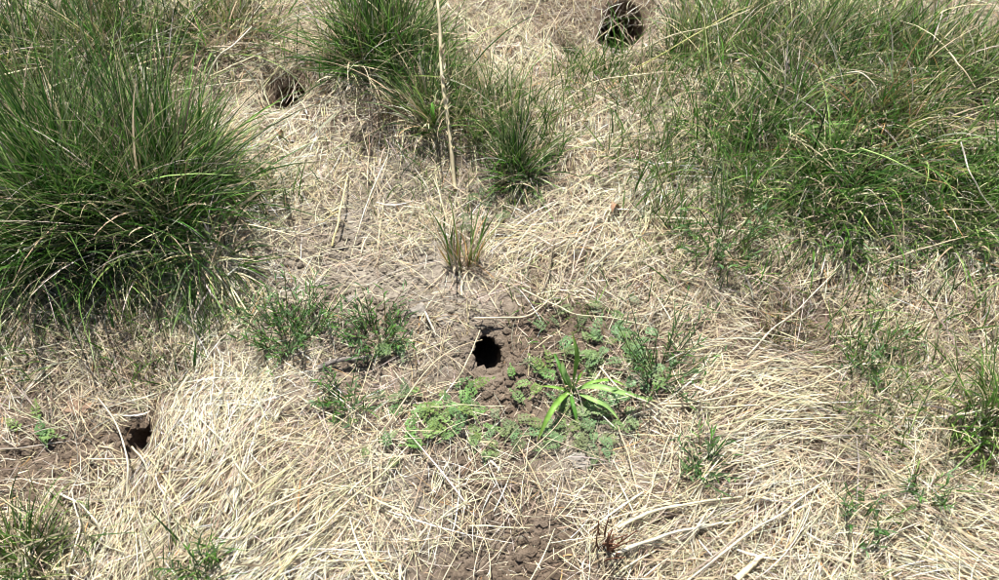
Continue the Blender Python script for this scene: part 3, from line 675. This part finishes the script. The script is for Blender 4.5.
ST = [
 ('bent pale stick lying just above the main burrow', [(474, 318, Hs), (505, 318, .02), (531, 314, .022), (545, 304, .02), (559, 291, .012)], .0038, TAN * 1.15),
 ('long thin straw crossing behind the strap-leaved plant', [(522, 289, .012), (555, 305, .02), (575, 314, .02), (612, 318, .02), (650, 326, .012)], .0026, CREAM),
 ('straw crossing over the right leaf of the strap-leaved plant', [(600, 367, .02), (622, 390, .05), (648, 404, .055), (672, 417, .035), (692, 424, .012)], .003, CREAM),
 ('straight straw pointing up to the lower right of the strap-leaved plant', [(641, 503, .012), (631, 466, .022), (618, 426, .02)], .0030, TAN * 1.1),
 ('shorter leaning straw right of the straight straw below the strap-leaved plant', [(651, 492, .012), (660, 460, .02), (672, 430, .014)], .0022, CREAM),
 ('thick yellow straw leaning from the bottom edge towards the small herb', [(272, 581, .016), (310, 540, .025), (355, 497, .03), (401, 457, .02)], .0036, CREAM * A([1.05, .98, .8])),
 ('long pale straw below and left of the thick yellow straw', [(249, 520, .016), (275, 502, .02), (320, 482, .024), (365, 462, .016)], .0028, CREAM),
 ('thick flattened pale straw at the bottom centre, upper of two', [(618, 528, .014), (650, 512, .022), (690, 504, .024), (742, 497, .014)], .0050, CREAM * 1.05),
 ('thick flattened pale straw at the bottom centre, lower of two', [(612, 556, .014), (640, 543, .022), (680, 533, .024), (724, 522, .014)], .0055, WHITE),
 ('short pale straw under the two thick flattened straws', [(614, 577, .012), (630, 565, .02), (655, 551, .012)], .0034, CREAM),
 ('straight pale straw leaning up right near the bottom, ending in open straw', [(686, 582, .014), (749, 533, .026), (790, 507, .028), (823, 482, .014)], .0036, WHITE),
 ('pale straw crossing the dark hollow of dead grass', [(747, 356, .014), (775, 328, .03), (806, 300, .035), (833, 274, .018)], .0030, WHITE),
 ('pale straw at the left foot of the upper right grass', [(748, 213, .012), (775, 194, .03), (800, 180, .04), (818, 172, .05)], .0034, CREAM),
 ('horizontal straw left of the right edge grass, thicker', [(754, 419, .014), (790, 420, .022), (850, 417, .014)], .0034, CREAM),
 ('greyish curved straw just above the thicker horizontal straw', [(764, 407, .014), (792, 411, .02), (822, 406, .014)], .0030, GREY * 1.2),
 ('long arched thin straw over the grey matted straw at the right', [(762, 402, .014), (800, 388, .03), (850, 366, .035), (890, 365, .018)], .0024, CREAM),
 ('yellow forked straw standing in the straw at the left of centre', [(332, 246, .012), (336, 228, .03), (340, 210, .035), (345, 190, .03), (348, 174, .015)], .0042, CREAM * A([1.05, .95, .75])),
 ('short prong of the yellow forked straw', [(340, 210, .035), (330, 216, .02), (322, 222, .012)], .0026, CREAM * A([1.05, .95, .75])),
 ('upright pale straw standing in front of the lower left burrow', [(127, 497, .006), (127, 470, .03), (124, 445, .05), (115, 420, .06), (98, 398, .05)], .0032, WHITE),
 ('short horizontal straw below the lower left burrow', [(88, 459, .018), (110, 459, .02), (135, 460, .018)], .0026, CREAM),
 ('short slanting straw below the lower left burrow', [(132, 447, .02), (142, 459, .024), (150, 476, .014)], .003, CREAM),
 ('reddish short straw left of the lower left burrow', [(98, 446, .014), (112, 449, .018), (124, 454, .014)], .003, TAN),
 ('curved thick straw in the lower left corner', [(64, 582, .012), (74, 550, .03), (79, 530, .035), (75, 508, .03), (72, 492, .012)], .0034, WHITE),
 ('arched straw left of the pale straw mat at the bottom left', [(60, 494, .014), (80, 505, .03), (96, 522, .03), (104, 541, .014)], .0034, WHITE),
 ('slanting straw below the arched straw at the bottom left', [(84, 531, .014), (105, 545, .022), (128, 554, .012)], .003, CREAM),
 ('kinked pale straw at the top centre left of the two top burrows', [(520, 74, .01), (523, 50, .05), (526, 28, .09), (541, -3, .14)], .0032, CREAM),
 ('straight straw right of the kinked straw at the top centre', [(535, 63, .01), (548, 34, .06), (563, 4, .11)], .0030, TAN * 1.15),
 ('dark straw leaning across the front of the widest top burrow', [(592, 45, .01), (602, 24, .05), (609, 5, .08)], .0028, GREY),
 ('long yellow-green straw arching from the straw path into the top right grass', [(612, 82, .012), (647, 60, .06), (690, 38, .10), (725, 18, .13), (752, 5, .15)], .0030, YELL * 1.4),
 ('second long straw arching into the top right grass, paler', [(590, 66, .012), (630, 52, .06), (668, 36, .09), (712, 26, .12), (750, 9, .15)], .0028, CREAM),
 ('drooping straw reaching right from the straw path at the top', [(548, 113, .012), (590, 84, .04), (632, 75, .055), (676, 73, .05), (692, 83, .03)], .0028, CREAM),
 ('long pale straw sloping over the upper straw path', [(598, 188, .012), (628, 170, .024), (662, 152, .014)], .0030, CREAM),
 ('pale straw crossing the top of the dark left tussock', [(160, 93, .14), (200, 87, .15), (252, 80, .10)], .0030, WHITE),
 ('thick pale straw bending up right behind the dark left tussock', [(206, 80, .10), (216, 60, .14), (232, 46, .16), (252, 27, .18)], .0042, WHITE),
 ('thinner straw beside the thick pale straw behind the dark left tussock', [(210, 76, .10), (232, 66, .12), (255, 55, .10)], .003, CREAM),
 ('thin straw lying left of the low grey-green weed', [(298, 396, .014), (330, 415, .022), (372, 436, .012)], .0026, CREAM),
 ('long bent straw running from the main burrow down to the left', [(378, 436, .014), (405, 402, .026), (432, 362, .028), (462, 346, .02), (482, 340, .014)], .0026, TAN * 1.1),
 ('short straw standing at the left lip of the main burrow', [(455, 382, .01), (466, 365, .03), (474, 345, .035), (480, 330, .03)], .0024, CREAM),
 ('short split straw on the grey clods left of the main burrow', [(425, 312, .016), (430, 322, .026), (436, 335, .016)], .0036, WHITE),
 ('curled pale straw in the upper right grass', [(847, 73, .12), (860, 72, .15), (872, 82, .15), (879, 97, .12)], .0030, WHITE),
 ('tan straw leaning in the bronze blades of the upper right grass', [(949, 52, .16), (960, 66, .18), (975, 87, .16)], .0030, TAN * 1.2),
 ('long straw along the lower fringe of the upper right grass', [(872, 266, .03), (905, 254, .06), (935, 245, .07), (968, 236, .07)], .0034, TAN * 1.1),
 ('thin bent straw near the right edge of the upper right grass', [(961, 142, .14), (970, 172, .14), (980, 192, .12), (1001, 219, .08)], .0028, GREY * 1.15),
 ('light green blade lying across the upper right grass', [(860, 148, .14), (893, 160, .15), (912, 170, .14), (932, 180, .11)], .0030, LIGHT * 1.4),
 ('yellow-green blade slanting at the lower fringe of the upper right grass', [(860, 211, .10), (874, 230, .10), (889, 256, .05)], .0028, YELL * 1.2),
 ('upright pale prong at the lower fringe of the upper right grass', [(875, 245, .02), (878, 222, .07), (880, 203, .10)], .0026, CREAM),
 ('tan straw prong right of the upright pale prong', [(900, 238, .03), (890, 215, .08), (882, 198, .10)], .0026, TAN * 1.1),
 ('slender straw across the straw at the right below the fringe', [(820, 245, .012), (812, 268, .02), (800, 290, .012)], .0028, WHITE),
 ('straw running right from the tan fan beside the strap-leaved plant', [(664, 402, .012), (700, 396, .024), (745, 372, .03), (800, 350, .016)], .0034, TAN * 1.15),
 ('second straw of the tan fan beside the strap-leaved plant, lower', [(660, 404, .012), (700, 401, .022), (750, 392, .024), (790, 376, .014)], .0038, TAN * 1.2),
 ('third straw of the tan fan beside the strap-leaved plant, lowest', [(665, 406, .012), (705, 407, .02), (760, 405, .014)], .0030, CREAM),
 ('dark straw lying over the lower right corner straw', [(860, 552, .014), (890, 536, .022), (925, 520, .014)], .0028, GREY),
 ('pale curved straw over the soil at the bottom centre', [(436, 522, .014), (455, 508, .026), (485, 497, .014)], .0028, CREAM),
 ('pale horizontal straw right of the bottom centre soil', [(468, 526, .014), (500, 527, .02), (530, 528, .014)], .0026, CREAM),
 ('thin straw crossing the brightest herb', [(420, 407, .03), (455, 406, .035), (505, 406, .03)], .0018, CREAM),
]
for lab, pts, r, col in ST:
    stalk(DS, lab, pts, r * .62, np.minimum(col, A([.64, .575, .43])) * .95, group='single dry stalks')
stalk('pale_husk', 'fat pale stem husk at the bottom edge right of centre', [(736, 580, .014), (748, 569, .02), (757, 560, .022), (764, 555, .016)], .0058, CREAM, 'husk', r1=.6)

# loose straws: the largest pieces of the mat, one object each
ZONES = [('loose pale straw in the bright mat at the bottom left', (130, 340, 400, 575), 62), ('loose straw lying on the bottom centre ground', (350, 600, 440, 575), 40),
         ('loose straw on the grey mat at the lower right', (700, 985, 440, 575), 54), ('loose straw in the tan mat right of the strap-leaved plant', (680, 900, 290, 430), 44),
         ('loose straw on the pale path right of the compact dark tuft', (540, 720, 90, 280), 40), ('loose straw on the mat between the left tussocks and the tall seed stalk', (255, 440, 140, 270), 34)]
for lab, (xa, xb, ya, yb), cnt in ZONES:
    px = R.uniform(xa, xb, cnt); py = R.uniform(ya, yb, cnt)
    x, y = plane(px, py); az, sp, cov, pale, brown = flow(x, y)
    L = R.uniform(.07, .17, cnt)
    P = lying(x, y, az + R.normal(0, .8, cnt) * sp, L, R.normal(0, .4, cnt), 8, R.uniform(.012, .022, cnt), R.uniform(.004, .014, cnt), R.normal(0, .006, cnt))
    ok = ~over_burrow(P, .01)
    ti = straw_tint(pale, brown * 0, cnt, 1.0)
    for i in range(cnt):
        if not ok[i]: continue
        c0 = P[i, 0]; r0 = R.uniform(.0006, .0011)
        v, f, c = tubes((P[i] - c0)[None], np.linspace(r0, r0 * .6, 8)[None], ti[i:i + 1], 4)
        tag(mesh_obj('loose_straw', raw_mesh('loose_straw', v, f, M_STEM, c), None, c0), lab, 'straw', lab.replace('loose', 'loose straws:', 1) if False else 'loose straws, ' + lab[12:] if lab.startswith('loose straw ') else 'loose pale straws in the bright mat')

# ------------------------------------------------------------------ twig, dead leaves, clods, pebble
stalk('twig', 'short grey woody twig lying between the small spiky weeds', [(318, 368, .014), (333, 362, .022), (347, 359, .024), (360, 359, .022), (374, 355, .014)], .0058, GREY, 'twig', mat=M_TWIG, r1=.6)
def dead_leaf(px, py, size, az, label):
    c0 = gp(px, py, .016); n = 9; t = np.linspace(0, 1, n)
    P = np.stack([(t - .5) * size, .012 * np.sin(t * 3), .010 * np.sin(t * 5)], -1); ca, sa = math.cos(az), math.sin(az)
    P = np.stack([P[:, 0] * ca - P[:, 1] * sa, P[:, 0] * sa + P[:, 1] * ca, P[:, 2]], -1)
    v, f, c = ribbons(P[None], (size * .5 * np.sin(t * 2.9 + .12))[None], A([.3]), np.tile(ORANGE, (1, 1)), .5)
    o = mesh_obj('dead_leaf', raw_mesh('dead_leaf', v, f, M_LEAFO, c), None, c0); tag(o, label, 'dead leaf')
dead_leaf(618, 210, .030, .5, 'curled orange dead leaf on the pale straw path at the upper centre')
dead_leaf(284, 134, .022, 1.1, 'orange dead leaf in the straw below the upper left burrow')
import bmesh
def blob(seed, flat=.65, sub=2, rough=.28):
    bm = bmesh.new(); bmesh.ops.create_icosphere(bm, subdivisions=sub, radius=1)
    rg = np.random.default_rng(seed); off = rg.uniform(0, 50, 3)
    for vv in bm.verts:
        p = vv.co; k = 1 + rough * (2 * float(vnoise(p.x * 1.3 + off[0], p.y * 1.3 + p.z * 1.1 + off[1], .9)) + float(vnoise(p.x * 4 + off[2], p.z * 4 + p.y * 3, .9)) + .5 * float(vnoise(p.x * 9 + off[0], p.z * 9 - p.y * 8, .9)))
        vv.co = p * k; vv.co.z *= flat
    V = A([list(q.co) for q in bm.verts]); Ff = A([[q.index for q in fc.verts] for fc in bm.faces]); bm.free()
    return V, Ff
def clod(px, py, r, m, label, seed, name='soil_clod', cat='clod'):
    c0 = gp(px, py); V, Ff = blob(seed, .5, 3, .42)
    V = V * A([r, r * .8, r]) * .8; V[:, 2] += r * .12
    tag(mesh_obj(name, raw_mesh(name, V, Ff, m, None, False), None, c0), label, cat)
clod(418, 313, .024, M_CLOD, 'grey soil clod left of the bent stick', 1)
clod(444, 322, .020, M_CLOD, 'pale grey soil clod nearest the bent stick end', 2)
clod(352, 300, .018, M_CLOD, 'grey soil clod above the spiky weeds on cracked soil', 3)
clod(320, 283, .016, M_CLOD, 'small grey clod at the left end of the cracked soil', 4)
clod(232, 266, .028, M_CLOD, 'large pale grey clod at the foot of the dark left tussock', 5)
clod(240, 280, .020, M_CLOD, 'smaller grey clod below the large pale grey clod', 6)
clod(80, 408, .024, M_CLODB, 'reddish brown soil clod above the lower left bare soil', 7)
clod(580, 462, .022, M_CLOD, 'pale grey clod below the strap-leaved plant', 8)
clod(862, 539, .011, M_CLODB, 'small reddish pebble in the straw at the lower right', 9, 'pebble', 'pebble')
clod(452, 512, .016, M_CLOD, 'grey clod beside the bottom centre soil', 10)
# rust brown stump of a dead plant
c0 = gp(606, 552); root = empty('dead_plant_stump', c0); tag(root, 'rust brown stump of a dead plant left of the thick flattened straws', 'dead plant')
for i in range(14):
    az = R.uniform(0, 6.283); p0 = c0 + A([R.normal(0, .008), R.normal(0, .008), -.004])
    Pn = spline([p0, p0 + A([.008 * math.cos(az), .008 * math.sin(az), .03]), p0 + A([.022 * math.cos(az) + .012, .022 * math.sin(az), R.uniform(.045, .08)])], 7)
    v, f, c = tubes((Pn - c0)[None], np.linspace(.0022, .001, 7)[None], ORANGE[None], 4)
    mesh_obj('stem', raw_mesh('stem', v, f, M_RUST, c), root)

# crumbs of soil on the bare patches
base = [blob(50 + i, .7, 1, .4) for i in range(6)]
BARE = [(550, 345, .10, 1100), (490, 356, .07, 500), (139, 445, .06, 350), (505, 556, .10, 1100), (60, 464, .13, 900), (350, 285, .18, 1300), (430, 325, .09, 500), (480, 480, .10, 350), (495, 385, .08, 400), (600, 350, .09, 250), (340, 360, .08, 250), (620, 40, .12, 400), (165, 380, .06, 200), (500, 520, .08, 300), (230, 270, .06, 150)]
Vs, Fs, o = [], [], 0
for px, py, r, n in BARE:
    cx, cy = plane(px, py); q = r * np.sqrt(R.random(n)); th = R.uniform(0, 6.283, n); x = cx + q * np.cos(th); y = cy + q * np.sin(th)
    k = ~near_burrow(x, y, -.002); x, y = x[k], y[k]; z = G(x, y)
    s = (.0026 * np.exp(R.normal(0, .6, len(x)))).clip(.001, .011)
    for i in range(len(x)):
        V, Ff = base[R.integers(6)]; a = R.uniform(0, 6.28); ca, sa = math.cos(a), math.sin(a)
        Q = V * s[i]; Q = np.stack([Q[:, 0] * ca - Q[:, 1] * sa + x[i], Q[:, 0] * sa + Q[:, 1] * ca + y[i], Q[:, 2] + z[i] + s[i] * .3], -1)
        Vs.append(Q); Fs.append(Ff + o); o += len(Q)
tag(mesh_obj('soil_crumb_scatter', raw_mesh('soil_crumb_scatter', np.concatenate(Vs), np.concatenate(Fs), M_SOIL, soil_tint(np.concatenate(Vs)[:, 0], np.concatenate(Vs)[:, 1]), False)), 'loose crumbs of brown soil on the bare patches', 'soil', kind='stuff')
tot = sum(len(m_.loops) - 2 * len(m_.polygons) for m_ in {o_.data for o_ in COL.objects if o_.type == 'MESH'})
print('TRIS', tot)
